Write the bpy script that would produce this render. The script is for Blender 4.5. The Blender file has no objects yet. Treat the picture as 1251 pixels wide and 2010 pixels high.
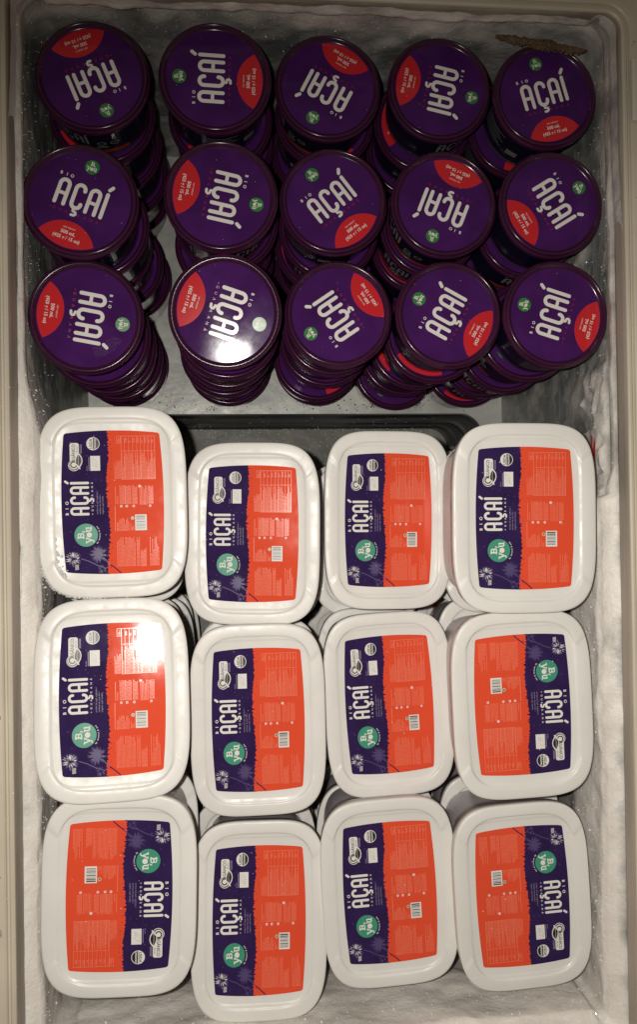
import bpy, bmesh, math, random
from mathutils import Vector, Matrix, noise
random.seed(7)
C = bpy.context.scene.collection
PI = math.pi

# ---------------------------------------------------------------- camera, light, exposure
H = 1.62                                   # lens height above the freezer's datum (metres)
cam_d = bpy.data.cameras.new('camera')
cam = bpy.data.objects.new('camera', cam_d); C.objects.link(cam)
cam_d.sensor_fit = 'VERTICAL'; cam_d.sensor_height = 24.0; cam_d.sensor_width = 15.0
cam_d.lens = 24.0 * 1626.0 / 2010.0
cam_d.clip_start = 0.01; cam_d.clip_end = 50
R = Matrix(((0.9952261853, 0.0142456160, -0.0965499998),
            (-0.0151831684, 0.9998443784, -0.0089827832),
            (0.0964070092, 0.0104058358, 0.9952876002)))
cam.matrix_world = Matrix.Translation((0, 0, H)) @ R.to_4x4()
bpy.context.scene.camera = cam

w = bpy.data.worlds.new('World'); bpy.context.scene.world = w; w.use_nodes = True
w.node_tree.nodes['Background'].inputs[0].default_value = (1.0, 0.80, 0.58, 1)
w.node_tree.nodes['Background'].inputs[1].default_value = 0.08

fl = bpy.data.lights.new('phone_flash', 'SPOT')
fl.energy = 29; fl.color = (1.0, 0.95, 0.875); fl.spot_size = math.radians(122); fl.spot_blend = 1.0
fl.shadow_soft_size = 0.006
flo = bpy.data.objects.new('phone_flash', fl); C.objects.link(flo)
flo.location = (-0.034, 0.014, H + 0.004)
flo.rotation_euler = (Vector((0.15, -0.32, 0.72)) - Vector(flo.location)).to_track_quat('-Z', 'Y').to_euler()

vs = bpy.context.scene.view_settings
vs.view_transform = 'Standard'; vs.look = 'None'; vs.exposure = 0; vs.gamma = 1
bpy.context.scene.cycles.max_bounces = 6
bpy.context.scene.cycles.sample_clamp_indirect = 4

# ---------------------------------------------------------------- materials
def mat(name, col, rough=0.5, bump=0, bscale=50, var=0.0, vscale=20, spec=0.5, trans=0, sss=0, metallic=0, coat=0, bdist=0.001, stretch=None, col2=None, rvar=0, rscale=25):
    m = bpy.data.materials.new(name); m.use_nodes = True
    nt = m.node_tree; b = nt.nodes['Principled BSDF']
    b.inputs['Base Color'].default_value = (*col, 1); b.inputs['Roughness'].default_value = rough
    b.inputs['Specular IOR Level'].default_value = spec; b.inputs['Metallic'].default_value = metallic
    b.inputs['Transmission Weight'].default_value = trans
    b.inputs['Coat Weight'].default_value = coat; b.inputs['Coat Roughness'].default_value = 0.12
    if sss:
        b.inputs['Subsurface Weight'].default_value = sss; b.inputs['Subsurface Scale'].default_value = 0.006
        b.inputs['Subsurface Radius'].default_value = (1, 0.9, 0.8)
    tc = nt.nodes.new('ShaderNodeTexCoord'); mp = nt.nodes.new('ShaderNodeMapping')
    nt.links.new(tc.outputs['Object'], mp.inputs[0])
    oi = nt.nodes.new('ShaderNodeObjectInfo'); nt.links.new(oi.outputs['Location'], mp.inputs['Location'])
    if rvar:
        rn = nt.nodes.new('ShaderNodeTexNoise'); rn.inputs['Scale'].default_value = rscale; rn.inputs['Detail'].default_value = 8; rn.inputs['Roughness'].default_value = .6
        nt.links.new(mp.outputs[0], rn.inputs['Vector'])
        rm = nt.nodes.new('ShaderNodeMapRange'); rm.inputs[1].default_value = .42; rm.inputs[2].default_value = .7; rm.inputs[3].default_value = rough; rm.inputs[4].default_value = rough + rvar
        nt.links.new(rn.outputs['Fac'], rm.inputs[0]); nt.links.new(rm.outputs[0], b.inputs['Roughness'])
    if stretch: mp.inputs['Scale'].default_value = stretch
    if var or col2:
        n = nt.nodes.new('ShaderNodeTexNoise'); n.inputs['Scale'].default_value = vscale; n.inputs['Detail'].default_value = 6
        nt.links.new(mp.outputs[0], n.inputs['Vector'])
        r = nt.nodes.new('ShaderNodeValToRGB'); r.color_ramp.elements[0].position = 0.33; r.color_ramp.elements[1].position = 0.68
        c2 = col2 or tuple(max(0, c * (1 - var)) for c in col)
        r.color_ramp.elements[0].color = (*c2, 1); r.color_ramp.elements[1].color = (*col, 1)
        nt.links.new(n.outputs['Fac'], r.inputs[0]); nt.links.new(r.outputs[0], b.inputs['Base Color'])
    if bump:
        n = nt.nodes.new('ShaderNodeTexNoise'); n.inputs['Scale'].default_value = bscale; n.inputs['Detail'].default_value = 4
        nt.links.new(mp.outputs[0], n.inputs['Vector'])
        bp = nt.nodes.new('ShaderNodeBump'); bp.inputs['Strength'].default_value = bump; bp.inputs['Distance'].default_value = bdist
        nt.links.new(n.outputs['Fac'], bp.inputs['Height']); nt.links.new(bp.outputs[0], b.inputs['Normal'])
    return m

M = {}
M['white'] = mat('white_plastic', (0.80, 0.78, 0.74), 0.32, rvar=.25, rscale=60, bump=0.13, bscale=13, var=0.06, vscale=14, sss=0.12, bdist=0.003)
M['white_side'] = mat('milky_plastic', (0.66, 0.60, 0.62), 0.35, var=0.12, vscale=10, bump=0.15, bscale=12, bdist=0.003, sss=0.1)
M['navy'] = mat('navy_print', (0.036, 0.018, 0.088), 0.065, rvar=.07, spec=.28, bump=0.12, bscale=16, bdist=0.0022, var=0.25, vscale=60)
M['orange'] = mat('orange_print', (0.80, 0.086, 0.036), 0.065, rvar=.07, spec=.28, bump=0.12, bscale=16, bdist=0.0022, var=0.05, vscale=15)
M['lorange'] = mat('pale_orange_print', (0.84, 0.24, 0.15), 0.2)
M['pwhite'] = mat('white_print', (0.80, 0.77, 0.73), 0.12)
M['teal'] = mat('teal_print', (0.055, 0.30, 0.19), 0.3)
M['palm'] = mat('lilac_print', (0.085, 0.062, 0.165), 0.3)
M['mutetext'] = mat('muted_text_print', (0.34, 0.28, 0.40), 0.2)
M['black'] = mat('dark_print', (0.02, 0.018, 0.02), 0.35)
M['grey'] = mat('grey_print', (0.22, 0.21, 0.20), 0.35)
M['leafgreen'] = mat('green_print', (0.10, 0.28, 0.10), 0.3)
M['purple'] = mat('purple_print', (0.070, 0.014, 0.122), 0.06, rvar=.06, spec=.18, bump=0.08, bscale=18, bdist=0.0012, var=0.30, vscale=28)
M['pdots'] = mat('dark_purple_print', (0.045, 0.008, 0.095), 0.3)
M['plid'] = mat('plum_plastic', (0.050, 0.010, 0.038), 0.17, bump=0.06, bscale=30, bdist=0.002, var=0.15, vscale=20)
M['red'] = mat('red_print', (0.60, 0.022, 0.030), 0.1, var=0.05, vscale=15)
M['dullred'] = mat('dull_red_print', (0.30, 0.018, 0.05), 0.3)
M['green'] = mat('green_badge_print', (0.035, 0.21, 0.045), 0.3)
M['cup'] = mat('smoky_clear_plastic', (0.10, 0.085, 0.085), 0.10, bump=0.25, bscale=45, bdist=0.002, var=0.5, vscale=60)
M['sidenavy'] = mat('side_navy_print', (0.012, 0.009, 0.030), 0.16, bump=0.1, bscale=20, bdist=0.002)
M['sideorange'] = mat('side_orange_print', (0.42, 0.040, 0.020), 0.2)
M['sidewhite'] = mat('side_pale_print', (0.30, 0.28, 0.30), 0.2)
M['rim'] = mat('aged_cream_plastic', (0.62, 0.555, 0.445), 0.42, bump=0.15, bscale=60, bdist=0.001, var=0.16, vscale=9, col2=None)
M['rimdirt'] = mat('dull_cream_plastic', (0.46, 0.395, 0.325), 0.5, bump=0.3, bscale=70, bdist=0.001, var=0.35, vscale=22, stretch=(1, 0.25, 1))
M['latch'] = mat('light_cream_plastic', (0.62, 0.58, 0.50), 0.35, bump=0.05, var=0.05)
M['liner'] = mat('frosted_aluminium_liner', (0.40, 0.41, 0.39), 0.38, bump=0.6, bscale=60, bdist=0.002, vscale=36, col2=(0.15, 0.155, 0.15), stretch=(1, 0.6, 1.7))
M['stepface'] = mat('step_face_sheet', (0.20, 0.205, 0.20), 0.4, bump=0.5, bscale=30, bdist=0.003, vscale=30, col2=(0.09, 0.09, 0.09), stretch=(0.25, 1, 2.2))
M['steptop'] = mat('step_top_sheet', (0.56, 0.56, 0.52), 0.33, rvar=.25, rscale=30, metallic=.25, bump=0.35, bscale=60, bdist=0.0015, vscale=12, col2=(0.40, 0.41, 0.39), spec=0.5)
M['floor'] = mat('iced_floor', (0.26, 0.26, 0.22), 0.5, bump=0.6, bscale=60, bdist=0.003, vscale=16, col2=(0.15, 0.155, 0.14))
M['dirt'] = mat('grime', (0.06, 0.045, 0.035), 0.7)

# frost: white where thick, letting the grey liner through where thin (thickness plus a whitening towards the top, stored on the mesh)
def frost_mat(name, thick, thin, bump=0.5, sss=0.25):
    m = bpy.data.materials.new(name); m.use_nodes = True
    nt = m.node_tree; b = nt.nodes['Principled BSDF']
    at = nt.nodes.new('ShaderNodeAttribute'); at.attribute_name = 'thickness'
    tc = nt.nodes.new('ShaderNodeTexCoord')
    n = nt.nodes.new('ShaderNodeTexNoise'); n.inputs['Scale'].default_value = 17; n.inputs['Detail'].default_value = 11; n.inputs['Roughness'].default_value = 0.62
    nt.links.new(tc.outputs['Object'], n.inputs['Vector'])
    ma = nt.nodes.new('ShaderNodeMath'); ma.operation = 'MULTIPLY_ADD'; ma.inputs[1].default_value = 1.7; 
    sub = nt.nodes.new('ShaderNodeMath'); sub.operation = 'SUBTRACT'; sub.inputs[1].default_value = 0.5
    nt.links.new(n.outputs['Fac'], sub.inputs[0]); nt.links.new(sub.outputs[0], ma.inputs[0]); nt.links.new(at.outputs['Fac'], ma.inputs[2])
    r = nt.nodes.new('ShaderNodeValToRGB')
    r.color_ramp.elements[0].position = 0.10; r.color_ramp.elements[0].color = (*thin, 1)
    r.color_ramp.elements[1].position = 0.72; r.color_ramp.elements[1].color = (*thick, 1)
    nt.links.new(ma.outputs[0], r.inputs[0]); nt.links.new(r.outputs[0], b.inputs['Base Color'])
    b.inputs['Roughness'].default_value = 0.36; b.inputs['Specular IOR Level'].default_value = 0.5
    b.inputs['Subsurface Weight'].default_value = sss; b.inputs['Subsurface Scale'].default_value = 0.006
    n2 = nt.nodes.new('ShaderNodeTexNoise'); n2.inputs['Scale'].default_value = 260; n2.inputs['Detail'].default_value = 6; n2.inputs['Roughness'].default_value = 0.7
    nt.links.new(tc.outputs['Object'], n2.inputs['Vector'])
    bp = nt.nodes.new('ShaderNodeBump'); bp.inputs['Strength'].default_value = bump; bp.inputs['Distance'].default_value = 0.0012
    n3 = nt.nodes.new('ShaderNodeTexNoise'); n3.inputs['Scale'].default_value = 55; n3.inputs['Detail'].default_value = 5; n3.inputs['Roughness'].default_value = 0.6
    nt.links.new(tc.outputs['Object'], n3.inputs['Vector'])
    b2 = nt.nodes.new('ShaderNodeBump'); b2.inputs['Strength'].default_value = .55; b2.inputs['Distance'].default_value = 0.004
    nt.links.new(n3.outputs['Fac'], b2.inputs['Height']); nt.links.new(b2.outputs[0], bp.inputs['Normal'])
    nt.links.new(n2.outputs['Fac'], bp.inputs['Height']); nt.links.new(bp.outputs[0], b.inputs['Normal'])
    return m
M['frost'] = frost_mat('frost_coat', (0.82, 0.775, 0.72), (0.19, 0.195, 0.19))
M['crust'] = mat('ice_crust', (0.74, 0.745, 0.73), 0.3, bump=0.6, bscale=300, bdist=0.001, sss=0.3)
M['crystal'] = mat('ice_crystal', (0.85, 0.86, 0.86), 0.10, spec=1.0, coat=1.0)
M['brown'] = mat('brown_stained_frost', (0.165, 0.11, 0.06), 0.6, bump=0.6, bscale=240, bdist=0.001, vscale=45, col2=(0.09, 0.048, 0.02))
M['slab'] = mat('clear_ice_slab', (0.66, 0.64, 0.61), 0.3, bump=0.4, bscale=70, bdist=0.002, vscale=25, col2=(0.50, 0.495, 0.48), sss=0.3)

# ---------------------------------------------------------------- helpers
def link(name, me, parent=None):
    o = bpy.data.objects.new(name, me); C.objects.link(o)
    if parent: o.parent = parent
    return o
def mesh(name, verts, faces, mats, idx=None, smooth=False):
    me = bpy.data.meshes.new(name); me.from_pydata([tuple(v) for v in verts], [], faces)
    for m in (mats if isinstance(mats, (list, tuple)) else [mats]): me.materials.append(m)
    if idx: me.polygons.foreach_set('material_index', idx)
    me.polygons.foreach_set('use_smooth', [smooth] * len(me.polygons))
    me.update(); return me
def empty(name, label, cat, loc=(0, 0, 0), group=None):
    o = bpy.data.objects.new(name, None); C.objects.link(o); o.location = loc; o.empty_display_size = 0.02
    o['label'] = label; o['category'] = cat
    if group: o['group'] = group
    return o
def lathe(prof, n=72):
    v, f = [], []
    for (r, z) in prof:
        for i in range(n):
            a = 2 * PI * i / n; v.append((r * math.cos(a), r * math.sin(a), z))
    for j in range(len(prof) - 1):
        for i in range(n):
            k = (i + 1) % n; f.append((j * n + i, j * n + k, (j + 1) * n + k, (j + 1) * n + i))
    return v, f

class Art:
    """flat print: polygons in drawing units, turned and scaled by a mapping, each on its own thin layer"""
    def __init__(s, fn, lift=0.00006): s.fn = fn; s.v = []; s.f = []; s.i = []; s.m = []; s.lift = lift
    def mi(s, m):
        if m not in s.m: s.m.append(m)
        return s.m.index(m)
    def poly(s, pts, m, layer):
        b = len(s.v); s.v += [s.fn(x, y, layer * s.lift) for x, y in pts]
        ar = sum(pts[i][0] * pts[(i + 1) % len(pts)][1] - pts[(i + 1) % len(pts)][0] * pts[i][1] for i in range(len(pts)))
        f = list(range(b, b + len(pts)))
        s.f.append(f if ar * getattr(s, 'sg', 1) > 0 else f[::-1]); s.i.append(s.mi(m))
    def circle(s, x, y, r, m, layer, n=32, ry=None):
        s.poly([(x + r * math.cos(2 * PI * k / n), y + (ry or r) * math.sin(2 * PI * k / n)) for k in range(n)], m, layer)
    def ring(s, x, y, r1, r2, m, layer, n=32):
        for k in range(n):
            a, b = 2 * PI * k / n, 2 * PI * (k + 1) / n
            s.poly([(x + r1 * math.cos(a), y + r1 * math.sin(a)), (x + r1 * math.cos(b), y + r1 * math.sin(b)),
                    (x + r2 * math.cos(b), y + r2 * math.sin(b)), (x + r2 * math.cos(a), y + r2 * math.sin(a))], m, layer)
    def rect(s, x0, y0, x1, y1, m, layer): s.poly([(x0, y0), (x1, y0), (x1, y1), (x0, y1)], m, layer)
    def stroke(s, pts, wd, m, layer, cap=True):
        h = wd / 2; L, Rr = [], []; n = len(pts); P = [Vector(p) for p in pts]
        for i in range(n):
            d = (P[min(i + 1, n - 1)] - P[max(i - 1, 0)]).normalized(); nn = Vector((-d.y, d.x))
            L.append(P[i] + nn * h); Rr.append(P[i] - nn * h)
        out = []
        if cap:
            d0 = (P[1] - P[0]).normalized(); d1 = (P[-1] - P[-2]).normalized()
            a0 = math.atan2(d0.y, d0.x); a1 = math.atan2(d1.y, d1.x)
            # end cap as fans, body as quads
            for (p, a) in ((P[0], a0 + PI / 2), (P[-1], a1 - PI / 2)):
                s.poly([(p.x + h * math.cos(a + PI * k / 8), p.y + h * math.sin(a + PI * k / 8)) for k in range(9)], m, layer)
        for i in range(n - 1):
            s.poly([L[i], L[i + 1], Rr[i + 1], Rr[i]], m, layer)
    def text(s, t, x, y, size, m, layer, ang=0, space=1.0, bold=0.0, align='LEFT', sx=1.0):
        vs_, fs_, wd = glyphs(t, space, bold)
        ca, sa = math.cos(ang), math.sin(ang); off = {'LEFT': 0, 'CENTER': -wd / 2, 'RIGHT': -wd}[align]
        b = len(s.v)
        for (gx, gy) in vs_:
            ux, uy = (gx + off) * size * sx, gy * size
            s.v.append(s.fn(x + ux * ca - uy * sa, y + ux * sa + uy * ca, layer * s.lift))
        for f in fs_:
            s.f.append([b + q for q in f]); s.i.append(s.mi(m))
    def make(s, name): return mesh(name, s.v, s.f, [M[k] for k in s.m], s.i)
_gl = {}
def glyphs(t, space, bold):
    """letters of the built-in font as flat triangles, cap height 1"""
    k = (t, space, bold)
    if k not in _gl:
        cu = bpy.data.curves.new('letters', 'FONT'); cu.body = t; cu.size = 1; cu.space_character = space; cu.offset = bold; cu.resolution_u = 3
        o = bpy.data.objects.new('letters', cu); me = o.to_mesh()
        v = [(p.co.x / 0.73, p.co.y / 0.73) for p in me.vertices]; f = [list(p.vertices) for p in me.polygons]
        mx = max([p[0] for p in v] or [0]); o.to_mesh_clear(); bpy.data.objects.remove(o); bpy.data.curves.remove(cu)
        _gl[k] = (v, f, mx)
    return _gl[k]

def arc(cx, cy, r, a0, a1, n=14): return [(cx + r * math.cos(math.radians(a0 + (a1 - a0) * k / n)), cy + r * math.sin(math.radians(a0 + (a1 - a0) * k / n))) for k in range(n + 1)]
def acai(art, T, m, layer):
    """the rounded letters A C-cedilla A I-acute; T maps letter units (cap height 270, width 495) to the art's units"""
    sc = (Vector(T(1, 0)) - Vector(T(0, 0))).length
    def st(p, w_, l=0): art.stroke([T(*q) for q in p], w_ * sc, m, layer + l)
    for u0 in (0, 305):
        st([(u0 + 19, 19), (u0 + 19, 110)] + arc(u0 + 62.5, 207.5, 43.5, 180, 0) + [(u0 + 106, 110), (u0 + 106, 19)], 37)
        st([(u0 + 19, 120), (u0 + 106, 120)], 33, 0.35)
    st(arc(219.5, 207.5, 43.5, -5, 180) + arc(219.5, 62.5, 43.5, 180, 365), 37)
    st([(214, 8), (213, -14), (226, -16), (243, -22), (248, -38), (236, -52), (210, -54)], 26, 0.35)
    st([(476, 19), (476, 251)], 37)
    st([(478, 299), (502, 331)], 34)
def byou(art, cx, cy, r, disc, layer, ca=1, sa=0):
    """round badge reading B you: slab letters, a solid disc for the o, a leaf tick"""
    art.circle(cx, cy, r, disc, layer, 40)
    k = r / 118.0
    def T(u, v): return (cx + (u * ca - v * sa) * k, cy + (u * sa + v * ca) * k)
    def st(p, w_, l=0): art.stroke([T(*q) for q in p], w_ * k, 'pwhite', layer + 1 + l)
    st([(-22, 25), (-22, 81)], 15); st([(-33, 25), (-2, 25)], 11, .2); st([(-33, 81), (-2, 81)], 11, .2)
    st([(-14, 54), (0, 54)], 10, .4)
    st([(-4, 81), (9, 79), (15, 68), (9, 57), (-2, 54)], 12, .6); st([(-4, 54), (12, 51), (19, 39), (12, 28), (-4, 25)], 13, .8)
    st([(32, 17), (40, 33)], 11)
    art.circle(*T(2, -32), 27 * k, 'pwhite', layer + 1, 24)
    st([(-74, -2), (-52, -56)], 14); st([(-30, -4), (-52, -56), (-58, -74), (-72, -76)], 12, .3)
    st([(-84, -2), (-64, -2)], 9, .5); st([(-40, -4), (-24, -4)], 9, .5)
    st([(44, -2), (44, -42), (52, -52), (64, -52), (72, -42), (72, -2)], 14); st([(72, -20), (72, -52), (82, -54)], 12, .3)
    st([(34, -2), (46, -2)], 9, .5); st([(60, -2), (74, -2)], 9, .5)

# ---------------------------------------------------------------- printed lid of the round tub (drawing units: label radius 480)
def round_lid_print(rad):
    k = rad / 480.0
    v0, f0 = lathe([(0.0001, 0), (rad * .5, 0), (rad, 0)], 72)
    art = Art(lambda x, y, z: (x * k, y * k, z + 0.00012), 0.00008)
    art.v = [Vector(p) for p in v0]; art.f = [list(f)[::-1] for f in f0]; art.i = [0] * len(f0); art.m = ['purple']
    top = arc(0, -523, 308, 180 - 62, 62 - 0, 24)
    h = 272; a1 = math.degrees(math.acos(h / 466.0))
    up = arc(-8, -521, 306, 152, 28, 24); lo = arc(-8, 0, 470, -a1, -180 + a1, 24)
    art.poly(up + lo, 'red', 1)
    art.text('NET WEIGHT', -8, -288, 15, 'pwhite', 2, align='CENTER')
    art.text('500 mL', -8, -342, 34, 'pwhite', 2, align='CENTER', bold=0.02)
    art.text('(425 g / 15 oz)', -8, -396, 33, 'pwhite', 2, align='CENTER', bold=0.018)
    acai(art, lambda u, v: (u - 250, v - 98), 'pwhite', 1)
    for ch, u in zip('+GUARANÁ', (-252, -214, -152, -92, 28, 92, 150, 214)):
        art.text(ch, u, -152, 29 if ch != '+' else 22, 'dullred', 1, align='CENTER', bold=0.01)
    for ch, u in zip('BIO', (-255, -200, -150)):
        art.text(ch, u, 192, 30, 'pwhite', 1, align='CENTER', bold=0.03)
    byou(art, -2, 352, 69, 'green', 1)
    rr = random.Random(3)
    for ring_r in (300, 316, 332, 348, 364, 380, 396):                 # faint rows of dark dots (date code and fine relief)
        for q in range(34):
            a = math.radians(18 + q * 1.35 + ring_r * .01)
            if rr.random() < .7: art.circle(ring_r * math.cos(a), ring_r * math.sin(a), 2.6, 'pdots', .5, 4)
    return art.make('round_lid_print')

# ---------------------------------------------------------------- printed label of the rectangular tub
# drawing units: 1035 x 1475, x to the right, y downwards, text reading upwards; centre (622, 757)
LS = 0.1475 / 1475
def rect_label_print():
    art = Art(lambda x, y, z: ((x - 622) * LS, -(y - 757) * LS, z), 0.00007)
    art.sg = -1
    def outline(x0, x1):
        P = []
        def edge(n, fn): return [fn(k / n) for k in range(n + 1)]
        bul = lambda t: 1 - (2 * t - 1) ** 2
        c = 30
        left = lambda y: 142 - 38 * bul((y - 20) / 1475); right = lambda y: 1104 + 38 * bul((y - 20) / 1475)
        topf = lambda x: 52 - 32 * bul((x - 105) / 1035); botf = lambda x: 1462 + 32 * bul((x - 105) / 1035)
        def clampx(x): return min(max(x, x0), x1)
        corners = [((142 + c, 52 + c), 180, 270), ((1104 - c, 52 + c), 270, 360), ((1104 - c, 1462 - c), 0, 90), ((142 + c, 1462 - c), 90, 180)]
        P += arc(136 + c, 46 + c, c, 180, 270, 8)
        P += [(x, topf(x)) for x in range(200, 1060, 40)]
        P += arc(1110 - c, 46 + c, c, 270, 360, 8)
        P += [(right(y), y) for y in range(110, 1420, 50)]
        P += arc(1110 - c, 1468 - c, c, 0, 90, 8)
        P += [(x, botf(x)) for x in range(1040, 190, -40)]
        P += arc(136 + c, 1468 - c, c, 90, 180, 8)
        P += [(left(y), y) for y in range(1410, 100, -50)]
        return P
    full = outline(0, 2000)
    art.poly(full, 'orange', 0)
    rr = random.Random(11)
    # navy part: same outline cut by a torn brush edge
    P = [p for p in full if p[0] < 560]
    i = max(range(len(P)), key=lambda q: (P[q][0], -P[q][1]) if P[q][1] < 400 else (-1, 0))
    edge = []; y = 20
    while y < 1494:
        edge.append((572 + 14 * math.sin(y / 130.0) + rr.uniform(-9, 9) + (rr.random() < .12) * rr.uniform(5, 22), y)); y += rr.uniform(5, 13)
    edge.append((590, 1494))
    topP = sorted([p for p in P if p[1] < 300], key=lambda p: (p[0], -p[1]))
    # rebuild in order: left side bottom->top, top, torn edge, bottom
    lt = arc(136 + 30, 46 + 30, 30, 180, 270, 8) + [(x, 52 - 32 * (1 - (2 * (x - 105) / 1035 - 1) ** 2)) for x in range(200, 570, 40)]
    bt = [(x, 1462 + 32 * (1 - (2 * (x - 105) / 1035 - 1) ** 2)) for x in range(560, 190, -40)] + arc(136 + 30, 1468 - 30, 30, 90, 180, 8)
    lf = [(142 - 38 * (1 - (2 * (y - 20) / 1475 - 1) ** 2), y) for y in range(1410, 100, -50)]
    art.poly([(x + (0.6 if x > 400 else 0), y) for x, y in lt] + edge + bt + lf, 'navy', 1)
    # torn flecks of navy on the orange side
    for q in range(26):
        y = rr.uniform(40, 1470); x = 585 + 14 * math.sin(y / 130.0) + rr.uniform(4, 22); art.poly([(x, y), (x + rr.uniform(4, 12), y + rr.uniform(-3, 3)), (x + rr.uniform(-2, 4), y + rr.uniform(5, 13))], 'navy', 1.3)
    up = -PI / 2                                                     # reading direction is upwards; y grows downwards
    def txt(t, x, y, size, m, layer, **k):                          # x = baseline, y = where the text starts
        vs_, fs_, wd = glyphs(t, k.get('space', 1), k.get('bold', 0)); b = len(art.v); sx = k.get('sx', 1)
        off = -wd / 2 if k.get('center') else 0
        for (gx, gy) in vs_: art.v.append(art.fn(x - gy * size, y - (gx + off) * size * sx, layer * art.lift))
        for f in fs_: art.f.append([b + q for q in f]); art.i.append(art.mi(m))
    # brand words
    kk = 196 / 270.0
    acai(art, lambda u, v: (386 - v * kk, 888 - u * kk * 0.96), 'pwhite', 2)
    for ch, y in zip('BIO', (872, 818, 760)): txt(ch, 174, y, 31, 'pwhite', 2, center=True, bold=0.03)
    for ch, y in zip('+GUARANÁ', (876, 838, 798, 762, 684, 640, 600, 558)): txt(ch, 424, y, 20, 'pwhite', 2, center=True, bold=0.012)
    txt('sorbet de açaí orgânico /', 470, 880, 17, 'mutetext', 2, space=1.05, sx=0.98)
    txt('sorbete de açaí bio /', 498, 880, 17, 'mutetext', 2, space=1.05, sx=0.98)
    txt('organic açaí sorbet', 526, 880, 17, 'mutetext', 2, space=1.05, sx=0.98)
    # badge: drawn turned so it reads upwards
    cx, cy, r = 345, 1090, 118
    tmp = Art(lambda x, y, z: (x, y, z), art.lift); byou(tmp, 0, 0, r, 'teal', 2)
    b = len(art.v); art.v += [art.fn(cx - p[1], cy - p[0], p[2]) for p in tmp.v]
    for f, i_ in zip(tmp.f, tmp.i): art.f.append([b + q for q in f]); art.i.append(art.mi(tmp.m[i_]))
    t = 'by natural & you'
    for q, ch in enumerate(t):                                       # arc of small letters under the badge
        if ch == ' ': continue
        a = math.radians(-37 + 74 * q / (len(t) - 1)); rad = 138
        vs_, fs_, wd = glyphs(ch, 1, 0.03); b = len(art.v)
        for (gx, gy) in vs_:
            u = (gx - wd / 2) * 15; v = -rad + (gy - .4) * 15
            uu = u * math.cos(a) - v * math.sin(a); vv = u * math.sin(a) + v * math.cos(a)
            art.v.append(art.fn(cx - vv, cy - uu, 2 * art.lift))
        for f in fs_: art.f.append([b + z for z in f]); art.i.append(art.mi('pwhite'))
    # palms
    def palm(px, py, rad, m1, m2, n, lay, frac):
        for q in range(n):
            a = rr.uniform(0, 2 * PI); rl = rad * rr.uniform(.55, 1.0); s0 = rad * rr.uniform(.08, .35)
            d = Vector((math.cos(a), math.sin(a))); nn = Vector((-d.y, d.x)); bend = rr.uniform(-.18, .18) * rl
            p0 = Vector((px, py)) + d * s0; p2 = Vector((px, py)) + d * rl + nn * bend; p1 = (p0 + p2) / 2 + nn * bend * .1
            hw = rr.uniform(1.8, 4.2) * rad / 90
            art.poly([p0, p1 + nn * hw, p2, p1 - nn * hw], m1 if rr.random() < frac else m2, lay + q * 0.012)
    palm(468, 1290, 105, 'palm', 'palm', 90, 1.2, 1); palm(505, 1440, 62, 'palm', 'palm', 34, 1.2, 1)
    art.circle(470, 1290, 38, 'palm', 1.15, 9)
    palm(215, 1330, 92, 'pwhite', 'palm', 110, 1.4, .36)
    for q in range(6): art.poly([(228, 1395 + q * 9), (262, 1390 + q * 9), (268, 1394 + q * 9), (230, 1399 + q * 9)], 'pwhite', 2.9)
    art.stroke([(290, 1330), (370, 1358), (450, 1400), (520, 1425)], 9, 'palm', 1.25, False)
    art.stroke([(505, 1320), (560, 1372), (588, 1400)], 10, 'palm', 1.3, False)
    art.stroke([(586, 1398), (640, 1440), (692, 1486)], 11, 'navy', 2, False)
    for q in range(60): 
        x, y = rr.uniform(130, 540), rr.uniform(60, 1440); art.circle(x, y, rr.uniform(1.2, 3.2), 'mutetext', 1.6, 5)
    # organic seals
    def rr_rect(x0, y0, x1, y1, c, m, l):
        art.poly(arc(x0 + c, y0 + c, c, 180, 270, 5) + arc(x1 - c, y0 + c, c, 270, 360, 5) + arc(x1 - c, y1 - c, c, 0, 90, 5) + arc(x0 + c, y1 - c, c, 90, 180, 5), m, l)
    rr_rect(197, 145, 290, 372, 22, 'pwhite', 2)
    art.circle(238, 374, 59, 'pwhite', 2.4, 36); art.circle(238, 374, 52, 'black', 2.8, 36); art.circle(236, 372, 44, 'pwhite', 3.2, 36)
    art.circle(235, 368, 35, 'black', 3.6, 30); art.circle(235, 368, 23, 'pwhite', 4.0, 30)
    leaf = lambda s_: [(285 + a * s_, 325 + b_ * s_) for a, b_ in ((-5, -70), (12, -55), (28, -30), (34, 0), (28, 30), (14, 55), (0, 72), (-10, 50), (-28, 36), (-30, 0), (-22, -34))]
    art.poly(leaf(1.18), 'pwhite', 4.3); art.poly(leaf(0.9), 'black', 4.7)
    art.stroke([(284, 270), (280, 330), (286, 388)], 3, 'pwhite', 5.1, False)
    art.stroke([(285, 392), (297, 408)], 13, 'pwhite', 5.1)
    txt('RGÂNICO', 250, 340, 34, 'black', 5.2, sx=0.86, bold=0.01); txt('BRASIL', 280, 246, 19, 'grey', 5.2, sx=0.9)
    for q in range(2): art.stroke([(303 + q * 12, 160), (303 + q * 12, 255)], 5, 'mutetext', 2, False)
    art.circle(433, 155, 68, 'grey', 2, 40); art.circle(433, 155, 66, 'pwhite', 2.4, 40); art.circle(433, 155, 60, 'black', 2.8, 40)
    art.poly(arc(433, 155, 60.5, 90, 270, 20), 'pwhite', 3.2)
    txt('USDA', 424, 155, 29, 'black', 3.6, center=True, bold=0.02); txt('ORGANIC', 462, 155, 19, 'pwhite', 3.6, center=True, bold=0.03, sx=.95)
    art.rect(402, 280, 501, 432, 'pwhite', 2)
    leafpts = [(421, 306), (436, 314), (451, 323), (462, 336), (468, 352), (467, 372), (449, 392), (434, 380), (424, 364), (422, 344), (422, 324), (469, 398)]
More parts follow.
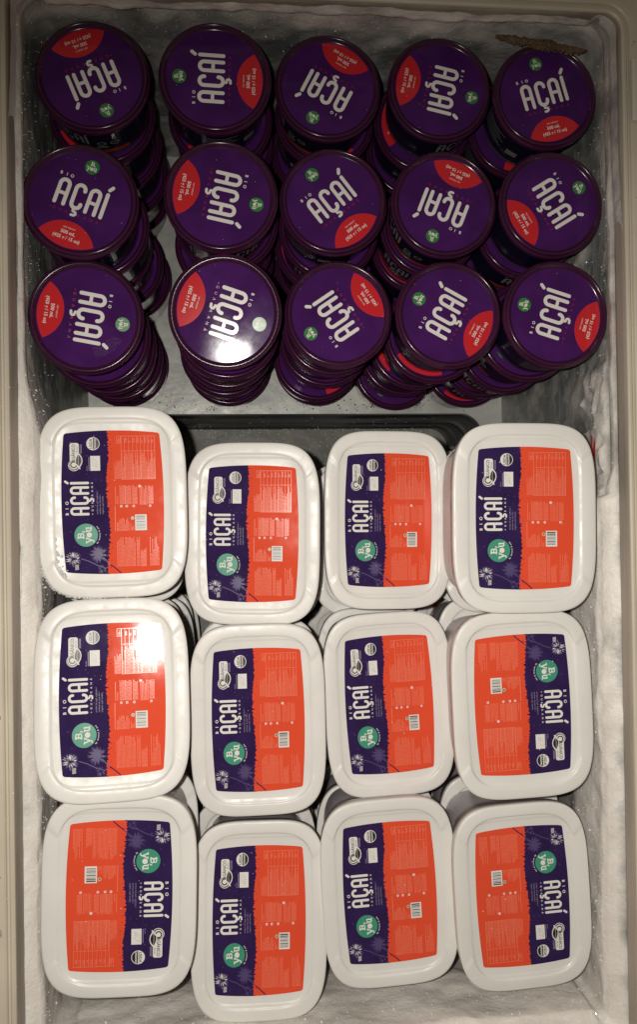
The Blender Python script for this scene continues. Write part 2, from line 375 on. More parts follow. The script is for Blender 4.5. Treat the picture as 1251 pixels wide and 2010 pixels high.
    for x, y in leafpts: art.circle(x, y, 4, 'grey', 2.5, 5)
    art.stroke([(442, 350), (456, 376), (468, 398)], 2.5, 'grey', 2.5, False)
    txt('BR-BIO', 374, 432, 12, 'mutetext', 2); art.stroke([(388, 430), (388, 292)], 6, 'mutetext', 2, False)
    # orange side: boxed table, blocks of fine print, bar code
    def frame(x0, y0, x1, y1, wd, l=2):
        art.rect(x0, y0, x1, y0 + wd, 'lorange', l); art.rect(x0, y1 - wd, x1, y1, 'lorange', l)
        art.rect(x0, y0 + wd, x0 + wd, y1 - wd, 'lorange', l); art.rect(x1 - wd, y0 + wd, x1, y1 - wd, 'lorange', l)
    frame(670, 78, 714, 156, 4); txt('100 g', 704, 148, 21, 'lorange', 2, sx=.8, bold=.02)
    frame(714, 78, 1060, 526, 4)
    for x in (748, 790, 832, 874, 912, 950, 988, 1022): art.rect(x, 82, x + 3, 522, 'lorange', 2.2)
    art.rect(718, 232, 1056, 235.5, 'lorange', 2.4)
    def block(x0, x1, ybot, lmin, lmax, gap=11, wd=4.4, m='lorange', top=None):
        x = x0
        while x < x1:
            y = ybot; L = lmax - (lmax - lmin) * rr.random() ** 2.5
            while y > ybot - L:                                     # words along a line
                wl = min(rr.uniform(14, 44), y - ybot + L + 1); art.rect(x, y - wl, x + wd, y, m, 2.6); y -= wl + rr.uniform(3, 6)
            x += gap
    block(720, 1054, 520, 120, 270, 11.5); block(646, 710, 520, 120, 190, 11)
    for x in (752, 794, 836, 878, 916, 954, 992, 1028): block(x, x + 20, 150, 20, 60, 11)
    for x0, x1, L in ((692, 748, 195), (750, 806, 195), (822, 866, 195), (985, 1035, 190)): block(x0, x1, 780, L * .85, L, 10.5)
    block(896, 968, 790, 150, 200, 14)
    for x in (706, 762, 833, 1000): art.circle(x, 802, 13, 'pwhite', 2, 10); art.circle(x + 2, 804, 6, 'orange', 2.4, 8)
    art.circle(896, 598, 14, 'pwhite', 2, 10)
    art.rect(648, 600, 653, 780, 'lorange', 2); art.rect(668, 700, 673, 780, 'lorange', 2); art.rect(640, 800, 646, 1056, 'lorange', 2)
    block(660, 780, 1056, 60, 130, 11.5); block(796, 836, 1050, 30, 90, 14)
    block(655, 845, 1420, 215, 300, 12); block(856, 885, 1420, 180, 300, 12); block(896, 950, 1425, 130, 190, 10); block(990, 1075, 1420, 120, 300, 12)
    art.circle(818, 925, 17, 'pwhite', 2, 14); art.circle(818, 925, 13, 'leafgreen', 2.4, 12)
    art.rect(843, 890, 962, 1053, 'pwhite', 2); y = 902
    while y < 1042:
        t_ = rr.choice((3, 3, 5, 8, 11)); art.rect(854, y, 946, min(y + t_, 1043), 'black' if t_ > 4 else 'grey', 2.5); y += t_ + rr.choice((3, 4, 6, 8))
    return art.make('lid_label_print')

# ---------------------------------------------------------------- round tub
RT_H = 0.0745; RT_R = 0.059
def rb(z): return 0.0508 + (0.0552 - 0.0508) * z / 0.066             # body radius at height z
rl_v, rl_f = lathe([(0.0512, 0.0700), (0.0520, 0.0712), (0.0535, 0.0738), (0.0543, 0.0745), (0.0556, 0.0744), (0.0563, 0.0734), (0.0566, 0.0718),
                    (0.0567, 0.0702), (0.0584, 0.0696), (0.0590, 0.0686), (0.0590, 0.0670), (0.0583, 0.0660), (0.0583, 0.0652), (0.0586, 0.0648), (0.0586, 0.0637), (0.0580, 0.0633), (0.0556, 0.0633)], 80)
rl_v = rl_v; 
me_round_lid = mesh('round_lid', rl_v + [(0, 0, 0.0699)], rl_f + [[80 * 0 + i for i in range(80)][::-1]], M['plid'], smooth=True)
cup_prof = [(0.001, 0.003), (0.046, 0.003), (0.0478, 0.0), (0.0500, 0.0008), (rb(0.003), 0.003), (rb(0.010), 0.010)] + [(rb(z), z) for z in (0.02, 0.035, 0.05, 0.060)] + [(0.0558, 0.0615), (0.0558, 0.066), (0.0525, 0.067), (0.0525, 0.0682)]
cv, cf = lathe(cup_prof, 64)
me_cup = mesh('cup', cv, cf, M['cup'], smooth=True)
me_rprint = round_lid_print(0.0508)
def side_print():
    k = 0.001
    def fn(x, y, z):                                                # x = mm round the cup, y = mm up
        r = rb(y * k) + 0.0002 + z; a = x * k / 0.0530
        return (r * math.cos(a), r * math.sin(a), y * k)
    art = Art(fn, 0.00008); per = 2 * PI * 53.0; n = 72
    for i in range(n):
        for (y0, y1) in ((10, 26), (26, 43), (43, 59)):
            art.poly([(per * i / n, y0), (per * (i + 1) / n, y0), (per * (i + 1) / n, y1), (per * i / n, y1)], 'sidenavy', 0)
    def band(x0, x1, y0, y1, m, l):
        n_ = max(2, int((x1 - x0) / 4))
        for i in range(n_):
            art.poly([(x0 + (x1 - x0) * i / n_, y0), (x0 + (x1 - x0) * (i + 1) / n_, y0), (x0 + (x1 - x0) * (i + 1) / n_, y1), (x0 + (x1 - x0) * i / n_, y1)], m, l)
    for b0 in (0,):
        band(b0 + 2, b0 + 96, 10.5, 17.5, 'sideorange', 1)
        acai(art, lambda u, v: (b0 + 14 + u * .078, 29 + v * .078), 'sidewhite', 1)
        for ch, u in zip('BIO', (15, 20, 25)): art.text(ch, b0 + u, 51.5, 2.6, 'sidewhite', 1, align='CENTER', bold=.03)
        art.circle(b0 + 66, 34, 5.0, 'sidewhite', 1, 18, 4.4); art.circle(b0 + 66, 34, 3.6, 'black', 1.6, 16, 3.0)
        art.circle(b0 + 80, 34, 5.0, 'sidewhite', 1, 18, 4.4); art.circle(b0 + 80, 34, 3.9, 'black', 1.6, 16, 3.3)
        band(b0 + 60, b0 + 72, 23, 27, 'leafgreen', 1)
        for q in range(7): band(b0 + 154, b0 + 192 - (q % 3) * 4, 24 + q * 4, 25.1 + q * 4, 'grey', 1)
        band(b0 + 200, b0 + 214, 23, 33, 'grey', 1)
    return art.make('side_label')
me_side = side_print()

rt = empty('round_tub', 'x', 'ice cream tub', group='round purple acai tubs')
o = link('cup', me_cup, rt); o2 = link('side_label', me_side, rt)
o3 = link('lid', me_round_lid, rt)
o4 = link('lid_label', me_rprint, o3); o4.location = (0, 0, 0.0704)
round_proto = rt; used = [False]

def dup_tree(src, parent=None, skip=()):
    c = src.copy(); C.objects.link(c)
    if parent: c.parent = parent
    for ch in src.children:
        if ch.name.split('.')[0] in skip: continue
        dup_tree(ch, c, skip)
    return c

# x, y, height of the top lid, reading direction of its print (degrees), tilt of the top tub about x and y (degrees)
ROUND = [
 [(-0.1444, 0.4624, 0.7510, -158, 0, 0), (-0.0177, 0.4632, 0.7555, 88, 0, 0), (0.1051, 0.4744, 0.7222, 152, 0, 0), (0.2312, 0.4781, 0.7200, -102, 0, 0), (0.3454, 0.4642, 0.7400, 16, 0, 0)],
 [(-0.1560, 0.3276, 0.7640, -20, 0, 0), (-0.0131, 0.3359, 0.7636, -102, 0, 0), (0.1083, 0.3455, 0.7303, 38, 0, 0), (0.2301, 0.3429, 0.7365, 158, 0, 0), (0.3479, 0.3417, 0.7461, -58.6, 0, 0)],
 [(-0.1543, 0.2127, 0.7468, -100, 6.5, 3.5), (-0.0108, 0.2149, 0.7631, -108, 10.9, -0.9), (0.1120, 0.2227, 0.7303, 124, 0, 0), (0.2321, 0.2205, 0.7405, 61.6, 0, 0), (0.3480, 0.2187, 0.7540, 73, 0, 0)]]
ROWN = ['back', 'middle', 'front']; COLN = ['first', 'second', 'third', 'fourth', 'fifth']
READ = {-158: 'print upside down', 88: 'print reading upwards', 152: 'print upside down', -102: 'print reading downwards', 16: 'brown frost above',
        -20: 'print nearly upright', 38: 'print slanting up', 158: 'print upside down', -58.6: 'print slanting down', -100: 'print reading downwards', -108: 'flash glare on lid',
        124: 'print slanting up', 61.6: 'print climbing right', 73: 'print reading upwards'}
STEP_Z = 0.381
rnd = random.Random(5)
for r in range(3):
    for c in range(5):
        x, y, zt, ang, tx, ty = ROUND[r][c]
        pitch = (zt - STEP_Z) / 5
        bx = {0: -.1505, 1: -.0100, 2: .1115, 3: .2257, 4: .3300}[c]; by = [.458, .338, .2185][r]
        for k in range(5):
            t = k / 4.0; top = k == 4
            jx, jy = (0, 0) if top else (rnd.uniform(-.0035, .0035), rnd.uniform(-.0035, .0035))
            if not used[0]: o = round_proto; used[0] = True
            else: o = dup_tree(round_proto)
            o.rotation_mode = 'ZYX'
            o.location = (bx + (x - bx) * t + jx, by + (y - by) * t + jy, STEP_Z + k * pitch)
            if top: o.location.x -= pitch * math.sin(math.radians(ty)); o.location.y += pitch * math.sin(math.radians(tx))
            o.scale = (1, 1, pitch / RT_H)
            o.rotation_euler = (math.radians(tx if top else rnd.uniform(-1.8, 1.8)), math.radians(ty if top else rnd.uniform(-1.8, 1.8)), math.radians(ang) if top else rnd.uniform(0, 6.28))
            if top: o['label'] = f'purple round tub atop {COLN[c]} stack from left, {ROWN[r]} row, {READ[ang]}'
            else: o['label'] = f'purple round tub {["lowest", "second from bottom", "in the middle", "second from top"][k]} of {COLN[c]} stack from left, {ROWN[r]} row'
# ---------------------------------------------------------------- rectangular tub
TW, TL, TH = 0.152, 0.197, 0.104
def sup(a, b, th, n=4.2):
    c, s = math.cos(th), math.sin(th)
    rr_ = (abs(c / a) ** n + abs(s / b) ** n) ** (-1 / n); return rr_ * c, rr_ * s
def rect_lid():
    N = 160; V, F = [], []
    # inset (m), height on plain long side, height on banded corner/end
    prof = [(0.0030, -0.0135, -0.0135), (0.0008, -0.0130, -0.0130), (0.0003, -0.0030, -0.0030), (0.0004, -0.0012, -0.0009), (0.0012, -0.0004, 0.0001), (0.0028, 0.0, 0.0004),
            (0.0085, -0.0001, 0.0005), (0.0114, -0.0003, 0.0004), (0.0124, -0.0004, 0.0001), (0.0129, -0.0005, -0.0008), (0.0142, -0.0006, -0.0010), (0.0160, -0.0009, -0.0012),
            (0.0172, -0.0017, -0.0018), (0.0182, -0.0021, -0.0021), (0.0300, -0.0021, -0.0021), (0.0500, -0.0021, -0.0021)]
    ths = []
    ya = TL / 2 * 0.66                                                # the band ends here on the long sides
    base = [2 * PI * i / N for i in range(N)]
    for q in range(4):                                               # two close spokes each side of every grip end keep the step crisp
        lo, hi = 0.0, PI / 2
        for _ in range(40):
            mid = (lo + hi) / 2
            if sup(TW / 2 - .006, TL / 2 - .006, mid)[1] < ya: lo = mid
            else: hi = mid
        a = [lo, PI - lo, PI + lo, 2 * PI - lo][q]; base = [t for t in base if abs(t - a) > .02] + [a - .006, a + .006]
    base.sort(); N = len(base); crit = lo
    for j, (ins, z0, z1) in enumerate(prof):
        for i, th in enumerate(base):
            x, y = sup(TW / 2 - ins, TL / 2 - ins * 1.0, th, 4.2 + 2.5 * min(max((ins - .0131) / .005, 0), 1))
            tt = th % PI; tt = min(tt, PI - tt); band = 1 if tt > crit else 0
            V.append((x, y, z0 * (1 - band) + z1 * band))
    for j in range(len(prof) - 1):
        for i in range(N):
            k = (i + 1) % N; F.append((j * N + i, j * N + k, (j + 1) * N + k, (j + 1) * N + i))
    F.append([(len(prof) - 1) * N + i for i in range(N)])
    me = mesh('rectangular_lid', V, F, M['white'], smooth=True); return me
me_rlid = rect_lid()
def rect_body():
    N = 96; V, F = [], []
    pr = [(0.0190, 0.0), (0.0150, 0.002), (0.0140, 0.006), (0.0105, 0.055), (0.0075, 0.086), (0.0050, 0.0865), (0.0050, 0.0960), (0.0095, 0.0985)]
    for ins, z in pr:
        for i in range(N): x, y = sup(TW / 2 - ins, TL / 2 - ins, 2 * PI * i / N, 4.6); V.append((x, y, z))
    for j in range(len(pr) - 1):
        for i in range(N): k = (i + 1) % N; F.append((j * N + i, j * N + k, (j + 1) * N + k, (j + 1) * N + i))
    F.append([i for i in range(N)][::-1])
    return mesh('rectangular_body', V, F, M['white_side'], smooth=True)
me_rbody = rect_body(); me_label = rect_label_print()
wt = empty('rectangular_tub', 'x', 'ice cream tub', group='white rectangular acai tubs')
link('tub_body', me_rbody, wt)
ld = link('lid', me_rlid, wt); ld.location = (0, 0, TH)
ll = link('lid_label', me_label, ld); ll.location = (0, 0, -0.0018)
rect_proto = wt; wused = False
# x, y, height of lid, turn (deg), tilt x, tilt y, scale x, scale y
RECT = [
 [(-0.1309, 0.0211, 0.752, 0.5, 0, 1.3, 0.997, 1.003), (0.0279, -0.0147, 0.711, -1, 0, -7.4, 0.986, 1.019), (0.1673, -0.0019, 0.693, -0.7, 0, 1.5, 0.97, 1.031), (0.2939, -0.0018, 0.794, -0.6, 0, 0, 1.003, 0.997)],
 [(-0.1343, -0.1884, 0.786, 0.5, -8.0, 4.5, 0.992, 1.008), (0.0183, -0.2137, 0.729, 0.3, 0, 0, 0.959, 1.043), (0.1635, -0.2075, 0.707, 2.3, 0, 1, 0.96, 1.042), (0.2957, -0.1979, 0.773, 181.75, 0, 0, 0.999, 1.001)],
 [(-0.1217, -0.3669, 0.789, 178.5, 0, 0, 0.994, 1.006), (0.0159, -0.4319, 0.735, -1.05, -4, 0, 0.955, 1.047), (0.1572, -0.4025, 0.737, 2.2, 0, 0, 0.977, 1.024), (0.2998, -0.4087, 0.751, 182.5, 0, 0, 0.988, 1.013)]]
FLOOR_Z = 0.172
WROW = ['row beside purple tubs', 'middle row', 'front row']
wr = random.Random(9)
for r in range(3):
    for c in range(4):
        x, y, zt, ang, tx, ty, sx, sy = RECT[r][c]
        n = 6 if c in (0, 3) else 5
        pitch = (zt - FLOOR_Z) / n
        lx = [-.138, .016, .176, .322][c]; ly = [-.005, -.200, -.392][r] if c in (0, 3) else [-.030, -.232, -.425][r]
        for k in range(n):
            top = k == n - 1; t = k / (n - 1)
            o = rect_proto if not wused else dup_tree(rect_proto); wused = True
            if top: px, py, rot = x, y, ang
            else:
                px = x + (lx - x) * min(1, (1 - t) * 2) + wr.uniform(-.005, .005); py = y + (ly - y) * min(1, (1 - t) * 1.6) + wr.uniform(-.012, .010)
                rot = wr.choice((0, 180)) + wr.uniform(-3.5, 3.5)
            o.location = (px, py, zt - TH - (n - 1 - k) * pitch * .995)
            o.rotation_euler = (math.radians(tx if top else 0), math.radians(ty if top else 0), math.radians(rot))
            o.scale = (sx, sy, 1) if top else (.985, 1.0, .96)
            side = ['first', 'second', 'third', 'fourth'][c]
            if top:
                extra = {(0, 0): 'ice crust on left edge', (1, 0): 'flash glare on orange'}.get((r, c), 'navy print on right' if 90 < ang < 270 else 'navy print on left')
                o['label'] = f'white tub atop {side} stack from left, {WROW[r]}, {extra}'
            else:
                o['label'] = f'white tub {["lowest", "second", "third", "fourth", "fifth"][k]} from bottom, {side} stack from left, {WROW[r]}'

# ---------------------------------------------------------------- the freezer
X0, X1, Y0, Y1 = -.2165, .4065, -.5640, .5415      # inner walls
RX0, RX1, RY0, RY1 = -.2165, .4020, -.5640, .5200  # opening at the rim
RIM = .80; WT = .765
fz = empty('chest_freezer', 'open chest freezer with cream plastic rim, frosted walls and a raised step inside', 'chest freezer', ((X0 + X1) / 2, 0, 0))
off = -Vector(fz.location)
def part(name, V, F, m, smooth=False, parent=fz, kind=None):
    me = mesh(name, V, F, m, smooth=smooth); o = link(name, me, parent)
    if parent is fz: o.location = off
    if kind: o['kind'] = kind
    return o
def box(V, F, x0, x1, y0, y1, z0, z1):
    b = len(V); V += [(x0, y0, z0), (x1, y0, z0), (x1, y1, z0), (x0, y1, z0), (x0, y0, z1), (x1, y0, z1), (x1, y1, z1), (x0, y1, z1)]
    F += [tuple(b + i for i in q) for q in ((0, 3, 2, 1), (4, 5, 6, 7), (0, 1, 5, 4), (1, 2, 6, 5), (2, 3, 7, 6), (3, 0, 4, 7))]
def wall_grid(p0, p1, z0, z1, n, mz, inward):
    V, F = [], []
    for j in range(mz + 1):
        for i in range(n + 1):
            u = i / n; z = z0 + (z1 - z0) * j / mz; x = p0[0] + (p1[0] - p0[0]) * u; y = p0[1] + (p1[1] - p0[1]) * u
            d = .0022 * noise.noise(Vector((x * 9, y * 9, z * 22))) + .0012 * noise.noise(Vector((x * 30, y * 30, z * 60)))
            V.append((x + inward[0] * d, y + inward[1] * d, z))
    for j in range(mz):
        for i in range(n): a = j * (n + 1) + i; F.append((a, a + 1, a + n + 2, a + n + 1))
    return V, F
for (p0, p1, inn) in (((X0, Y1), (X0, Y0), (1, 0)), ((X1, Y0), (X1, Y1), (-1, 0)), ((X1, Y1), (X0, Y1), (0, -1)), ((X0, Y0), (X1, Y0), (0, 1))):
    part('inner_wall', *wall_grid(p0, p1, 0.12, .775, 120, 70, inn), M['liner'], True)
# floor of the deep part, iced and uneven
V, F = [], []; n, m_ = 70, 80
for j in range(m_ + 1):
    for i in range(n + 1):
        x = X0 + (X1 - X0) * i / n; y = Y0 + (.175 - Y0) * j / m_
        V.append((x, y, FLOOR_Z - .006 + .006 * noise.noise(Vector((x * 14, y * 14, 1))) + .002 * noise.noise(Vector((x * 60, y * 60, 4)))))
for j in range(m_):
    for i in range(n): a = j * (n + 1) + i; F.append((a, a + 1, a + n + 2, a + n + 1))
part('floor_panel', V, F, M['floor'], True)
# compressor step: flat top, front face that curves into both side walls
SY = .1590; SR = .034
fr = [(X0, SY - SR)] + [(X0 + SR - SR * math.cos(a), SY - SR + SR * math.sin(a)) for a in [PI / 2 * k / 10 for k in range(1, 11)]]
xs = [X0 + SR + (X1 - X0 - 2 * SR) * k / 40 for k in range(1, 40)]
fr += [(x, SY) for x in xs]
XR = .3745
fr = [p for p in fr if p[0] < XR - SR]
fr += [(XR - SR + SR * math.sin(a), SY - SR + SR * math.cos(a)) for a in [PI / 2 * k / 10 for k in range(0, 11)]]
V = [(x, y, .381) for x, y in fr] + [(X1 + .001, SY - SR, .381), (X1 + .001, Y1 + .001, .381), (X0 - .001, Y1 + .001, .381)]
part('step_top', V, [list(range(len(V)))], M['steptop'])
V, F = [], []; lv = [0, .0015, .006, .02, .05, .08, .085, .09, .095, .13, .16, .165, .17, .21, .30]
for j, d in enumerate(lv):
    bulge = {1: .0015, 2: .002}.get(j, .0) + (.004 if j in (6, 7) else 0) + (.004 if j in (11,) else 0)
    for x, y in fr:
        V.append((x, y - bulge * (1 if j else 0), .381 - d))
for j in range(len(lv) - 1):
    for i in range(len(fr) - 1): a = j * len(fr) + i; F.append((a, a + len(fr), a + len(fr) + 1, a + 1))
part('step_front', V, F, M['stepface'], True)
# lower right wall stands a little further in beside the step's shoulder
V, F = [], []
box(V, F, XR, X1 + .002, SY - SR - .0, Y1 + .002, .12, .379)
# grime specks on the step
V, F = [], []
gr = random.Random(4)
for q in range(150):
    x = gr.uniform(-.19, .36); y = SY + .004 + abs(gr.gauss(0, .012)) if q < 110 else gr.uniform(.165, .5)
    s = gr.uniform(.0004, .0013) * (1.8 if gr.random() < .08 else 1); b = len(V)
    for k in range(6): a = k * PI / 3; rr_ = s * gr.uniform(.5, 1.2); V.append((x + rr_ * math.cos(a), y + rr_ * math.sin(a), .3814))
    F.append(list(range(b, b + 6)))
for cx_, cy_, nn_ in ((.272, .174, 40), (.200, .171, 25), (.120, .166, 10), (-.035, .168, 18)):
    for q in range(nn_):
        x, y = cx_ + gr.gauss(0, .0045), cy_ + gr.gauss(0, .0035); s = gr.uniform(.0003, .0012); b = len(V)
        if y < SY + .002: continue
        for k in range(5): a = k * PI * 2 / 5; V.append((x + s * math.cos(a), y + s * math.sin(a), .3816))
        F.append(list(range(b, b + 5)))
for q in range(110):                                                  # scuffs and specks on the rim
    sd = gr.random() < .5; y = gr.uniform(-.54, .5); x = (RX1 + gr.uniform(.012, .022)) if sd else (RX0 - gr.uniform(.012, .022)); s = gr.uniform(.0002, .0007); l_ = gr.choice((1, 1, 3, 8)); b = len(V)
    for k in range(6): a = k * PI / 3; V.append((x + s * math.cos(a), y + s * l_ * math.sin(a), .8023))
    F.append(list(range(b, b + 6)))
part('grime_specks', V, F, M['dirt'], kind='stuff')

# rim: cream frame round the opening, raised bead, groove, flat top; the breaker strip drops inside it
def ring_loop(ins, z, rc=.018, n=8, wall=False):
    P = []
    for (cx_, cy_, a0) in (((RX1, RY1, 0), (RX0, RY1, 90), (RX0, RY0, 180), (RX1, RY0, 270)) if not wall else ((X1, Y1, 0), (X0, Y1, 90), (X0, Y0, 180), (X1, Y0, 270))):
        sx = 1 if cx_ > 0 else -1; sy = 1 if cy_ > 0 else -1
        r_ = max(rc + ins, .002); ox = cx_ + sx * ins - sx * r_; oy = cy_ + sy * ins - sy * r_
        for k in range(n + 1): a = math.radians(a0 + 90 * k / n); P.append((ox + r_ * math.cos(a), oy + r_ * math.sin(a), z))
    return P
def ring_sheet(prof, rc=.018):
    V, F = [], []; L = len(ring_loop(0, 0, rc))
    for q in prof: V += ring_loop(q[0], q[1], rc, wall=len(q) > 2)
    for j in range(len(prof) - 1):
        for i in range(L): k = (i + 1) % L; F.append((j * L + i, (j + 1) * L + i, (j + 1) * L + k, j * L + k))
    return V, F
part('breaker_strip', *ring_sheet([(-.0025, .755, 1), (-.0025, .7645, 1), (.0002, .7655, 1), (-.0006, .7820), (.0002, .7945), (.0012, .7985)]), M['rimdirt'])
part('rim_frame', *ring_sheet([(.0010, .7975), (.0014, .8000), (.0030, .8012), (.0052, .8012), (.0062, .8002), (.0070, .7975), (.0088, .7975), (.0096, .8002), (.0110, .8014), (.0160, .8020), (.0230, .8020), (.0240, .8000), (.0262, .8000), (.0272, .8030), (.0700, .8030), (.0730, .8000), (.0730, .74)]), M['rim'])
# hinge plate on the right rim
V, F = [], []; box(V, F, .4095, .4400, .4050, .4700, .8035, .8100)
lt = part('hinge_plate', V, F, M['latch']); bv = lt.modifiers.new('bevel', 'BEVEL'); bv.width = .002; bv.segments = 3
# red print on the right wall
V, F = [], []
def flat(pts): 
    b = len(V); V.extend([(.3968, y, z) for y, z in pts]); F.append(list(range(b, b + len(pts))))
flat([(.0900, .7215), (.0900, .7255), (.0760, .7255), (.0730, .7215)]); flat([(.0860, .7330), (.0610, .7330), (.0680, .7262), (.0745, .7262)])
part('red_sticker', V, F, M['red'])

# ---------------------------------------------------------------- frost on the walls: one sheet whose thickness follows place
def sm(a, b, t): t = min(max((t - a) / (b - a), 0), 1); return t * t * (3 - 2 * t)
def fth(x, y, z, side):
    """frost thickness (m) on the wall point"""
    v = Vector((x, y, z))
    n1 = noise.fractal(v * 12, 1.0, 2.0, 3); n2 = noise.fractal(v * 45, .9, 2.1, 4)
    lump = max(0, noise.noise(v * 28 + Vector((3, 7, 1)))) 
    low = sm(.757, .763, z)                                       # above the tub lids the coat may overhang a little
    if side == 'L':
        back = sm(.09, .17, y)
        th = .0155 * sm(.58, .72, z) * (1 - back) + back * (.0012 * sm(.5, .7, z) + .004 * low)
        th = max(th, .0045 * (1 - back) * sm(.25, .6, z))
    elif side == 'R':
        if y > .02:
            th = .0005 + (.0040 + .004 * lump) * low + .010 * sm(.58, .68, z) * (1 - sm(.69, .72, z)) * lump
            th += .008 * sm(.66, .72, z) * sm(.06, .02, y + .02 * n1)
            if y < .20: th += (.0038 * sm(-.03, .02, noise.noise(Vector((y * 38, z * 22, 5))) + .45 * n2 + .15) + .002 * n2 + .0025) * sm(.690, .705, z + .014 * n2 + .006 * n1) * sm(.19, .15, y) * (1 - sm(.748, .754, z + .006 * n2))
        else: th = .020 * sm(.62, .70, z) + .003
    elif side == 'B':
        th = .0035 * sm(.60, .74, z) + .005 * sm(.45, .68, z) * lump + .006 * low
    else:
        th = .024 * sm(.55, .70, z) + .010
    if z > .768:                                                  # the coat climbs over the breaker strip at the back only
        up_ = {'B': .0045 + .004 * lump + .003 * n1 + .0012 * n2, 'R': -.003 + .0055 * sm(.20, .40, y), 'L': -.003 + .0055 * sm(.33, .46, y), 'F': -.003}[side]
        k_ = sm(.768, .776, z); th = th * (1 - k_) + up_ * k_
    edge = 1 - sm(.762, .7735, z + .003 * n2)                    # rolls back to the breaker strip
    th = th * ((0.55 + .45 * edge) if z < .770 else 1) * (1 + .18 * n1) + (.0007 * n2 + .0004 if th > 0 else 0)
    return th
SIDES = [('R', (X1, Y0), (X1, Y1), (-1, 0)), ('B', (X1, Y1), (X0, Y1), (0, -1)), ('L', (X0, Y1), (X0, Y0), (1, 0)), ('F', (X0, Y0), (X1, Y0), (0, 1))]
loop = []
RC = .035
for (nm, p0, p1, inn) in SIDES:
    L = math.hypot(p1[0] - p0[0], p1[1] - p0[1]); d = ((p1[0] - p0[0]) / L, (p1[1] - p0[1]) / L); n_ = int((L - 2 * RC) / .0042)
    for i in range(n_ + 1): s = RC + (L - 2 * RC) * i / n_; loop.append(((p0[0] + d[0] * s, p0[1] + d[1] * s), inn, nm, 0))
    # corner
    nx = SIDES[(SIDES.index((nm, p0, p1, inn)) + 1) % 4]; cx_, cy_ = p1[0] + (inn[0] + nx[3][0]) * RC, p1[1] + (inn[1] + nx[3][1]) * RC
    a0 = math.atan2(-inn[1], -inn[0]); 
    for k in range(1, 12): a = a0 + PI / 2 * k / 12; loop.append(((cx_ + RC * math.cos(a), cy_ + RC * math.sin(a)), (-math.cos(a), -math.sin(a)), nm + nx[0], k / 12))
zs = [.18 + (.55 - .18) * k / 40 for k in range(40)] + [.55 + (.797 - .55) * k / 74 for k in range(75)]
def lean(z, nm):                                                     # the strip slants in towards the rim opening
    return {'B': Y1 - RY1, 'R': X1 - RX1, 'L': 0, 'F': 0}[nm] * min(max((z - .7655) / .0165, 0), 1)
V, F, TH_ = [], [], []
for z in zs:
    for (p, inn, nm, t) in loop:
        th = fth(p[0], p[1], z, nm) if len(nm) == 1 else fth(p[0], p[1], z, nm[0]) * (1 - t) + fth(p[0], p[1], z, nm[1]) * t
        th_ = th; th += lean(z, nm) if len(nm) == 1 else lean(z, nm[0]) * (1 - t) + lean(z, nm[1]) * t
        V.append((p[0] + inn[0] * th, p[1] + inn[1] * th, z + .0015 * (z < .79) * noise.noise(Vector((p[0] * 60, p[1] * 60, z * 60)))))
        TH_.append(min(1, max(0, .12 + th_ / .0165 + (.55 if nm == 'L' else .30) * sm(.70, .77, z))))  # colour value: thickness plus a lift towards the top, strongest on the left wall
n_ = len(loop)
for j in range(len(zs) - 1):
    for i in range(n_): k = (i + 1) % n_; F.append((j * n_ + i, j * n_ + k, (j + 1) * n_ + k, (j + 1) * n_ + i))
me = mesh('wall_frost', V, F, M['frost'], smooth=True)
at = me.attributes.new('thickness', 'FLOAT', 'POINT'); at.data.foreach_set('value', TH_)
o = link('wall_frost', me); o['kind'] = 'stuff'; o['label'] = 'thick white frost grown over the inner walls of the freezer'; o['category'] = 'frost'

# brown stained ridge hanging over the back right tub
def blob(name, pts, m, label, cat, seed=1, sub=3, amp=.35):
    V, F = [], []
    rr_ = random.Random(seed)
    for (x, y, z, rx, ry, rz) in pts:
        bm = bmesh.new(); bmesh.ops.create_icosphere(bm, subdivisions=sub, radius=1)
        b = len(V)
        for v in bm.verts:
            q = v.co.copy(); p = Vector((x + q.x * rx, y + q.y * ry, z + q.z * rz))
            d = 1 + amp * noise.fractal(p * 110, 1, 2, 4)
            V.append((x + q.x * rx * d, y + q.y * ry * d, z + q.z * rz * d))
        for f in bm.faces: F.append([b + v.index for v in f.verts])
        bm.free()
    o = link(name, mesh(name, V, F, m, smooth=True)); o['kind'] = 'stuff'; o['label'] = label; o['category'] = cat; return o
br = random.Random(2)
pts = []
for k in range(1300):
    t = br.random(); x = .286 + .096 * t + br.gauss(0, .001); hw = (.0030 + .0020 * math.sin(t * 7 + 1) ** 2) * (1 - abs(2 * t - 1) ** 4)
    q_ = br.gauss(0, .5); y = .5175 - .012 * t + q_ * hw
    pts.append((x, y, .7560 - abs(q_) * .002 + br.uniform(-.002, .002), br.uniform(.0010, .0026), br.uniform(.0006, .0015), br.uniform(.0006, .0012)))
blob('stained_frost', pts, M['brown'], 'brown stained ridge of frost above the back right purple tub', 'frost', 1, 1, .5)
# ice crust on the first white tub's left edge and lower left corner
pts = []
for k in range(1500):
    t = br.random() ** .8; y = .075 - .163 * t; wd = .004 + .020 * max(0, t - .35) ** 1.1 * 2
    yy = max(-.098, min(.098, y - .021)); ex = -.1304 - (TW / 2) * (1 - abs(yy / (TL / 2)) ** 4.2) ** (1 / 4.2)
    a = abs(br.gauss(0, .55)) * wd
    sz = br.uniform(.0006, .0019)
    pts.append((ex + .001 + a, y, .7522 - max(0, .0022 - a) * 1.2 - max(0, a - .011) * .12, sz * 1.3, sz * 1.3, sz * .6))
blob('ice_crust', pts, M['crust'], 'granular white ice crust on the left edge of the first white tub', 'ice', 5, 1, .3)
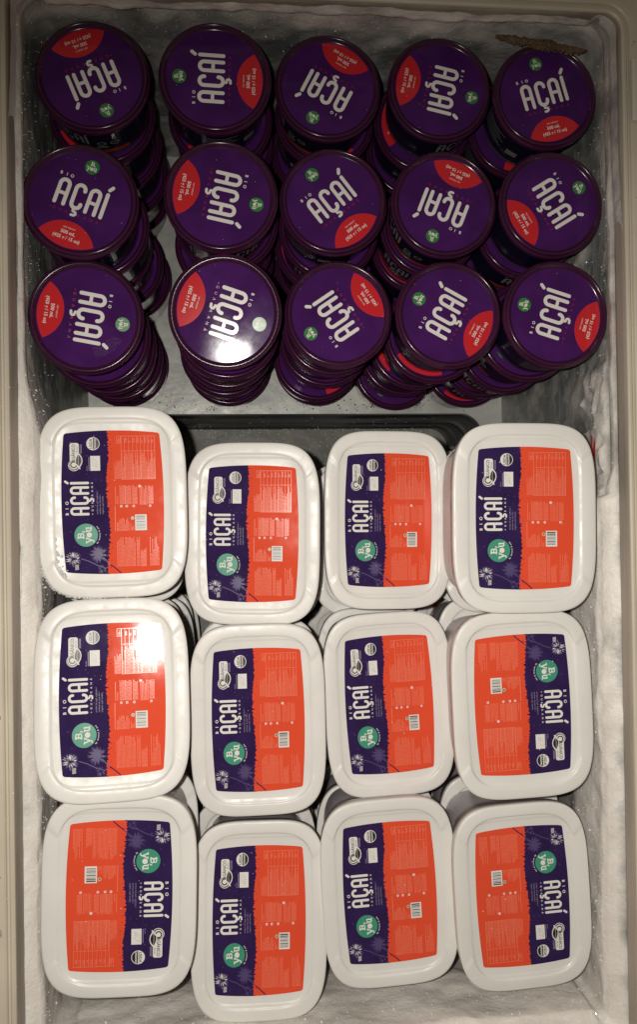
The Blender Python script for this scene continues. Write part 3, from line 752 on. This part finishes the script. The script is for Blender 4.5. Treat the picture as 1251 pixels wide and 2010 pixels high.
# glinting crystals scattered over frost and step
V, F = [], []
cr = random.Random(21)
def crystal(p, s):
    b = len(V); q = Matrix.Rotation(cr.uniform(0, 6.28), 3, Vector((cr.gauss(0, 1), cr.gauss(0, 1), cr.gauss(0, 1))).normalized())
    for d in ((1, 0, 0), (-1, 0, 0), (0, 1, 0), (0, -1, 0), (0, 0, 1), (0, 0, -1)): V.append(Vector(p) + q @ Vector(d) * s * cr.uniform(.7, 1.2))
    for f in ((0, 2, 4), (2, 1, 4), (1, 3, 4), (3, 0, 4), (2, 0, 5), (1, 2, 5), (3, 1, 5), (0, 3, 5)): F.append([b + i for i in f])
nl = len(loop)
for q in range(1900):
    (p, inn, nm, t) = loop[int(cr.random() * nl)]; z = .776 - abs(cr.gauss(0, .055))
    if z < .45: continue
    th = fth(p[0], p[1], z, nm[0]); crystal((p[0] + inn[0] * (th + .0003), p[1] + inn[1] * (th + .0003), z), cr.uniform(.0003, .0009) * (1.9 if cr.random() < .07 else 1))
for q in range(320): crystal((cr.uniform(X0 + .02, X1 - .04), cr.uniform(.165, .52), .3822), cr.uniform(.0003, .0009))
for q in range(420): crystal((cr.uniform(-.1, .33), SY - cr.random() ** 2 * .1, FLOOR_Z + cr.uniform(-.004, .003)), cr.uniform(.0005, .0017))
for q in range(60): crystal((cr.uniform(-.1, .33), SY - .0045, cr.uniform(.22, .37)), cr.uniform(.0003, .0008))
for q in range(110):
    s_ = cr.choice((0, 1)); y = cr.uniform(Y0, Y1); crystal(((X1 + .001 + cr.uniform(0, .009)) if s_ else (X0 - cr.uniform(0, .009)), y, .8018), cr.uniform(.0003, .0008))
for row in ROUND:
    for (x, y, zt, *_r) in row:
        for q in range(cr.choice((2, 3, 5, 8))):
            a = cr.uniform(0, 6.28); r_ = .050 * math.sqrt(cr.random()); crystal((x + r_ * math.cos(a), y + r_ * math.sin(a), zt - .0036 + (.0004 if not _r[1] else -math.tan(math.radians(_r[1])) * -r_ * math.sin(a) * 1)), cr.uniform(.0002, .00045))
for row in RECT:
    for (x, y, zt, *_r) in row:
        for q in range(cr.choice((5, 9, 16))): crystal((x + cr.uniform(-.07, .07), y + cr.uniform(-.09, .09), zt + .0002), cr.uniform(.0003, .0008))
o = link('ice_crystals', mesh('ice_crystals', V, F, M['crystal'])); o['kind'] = 'stuff'; o['label'] = 'tiny glinting ice crystals scattered over frost, step and rim'; o['category'] = 'ice'
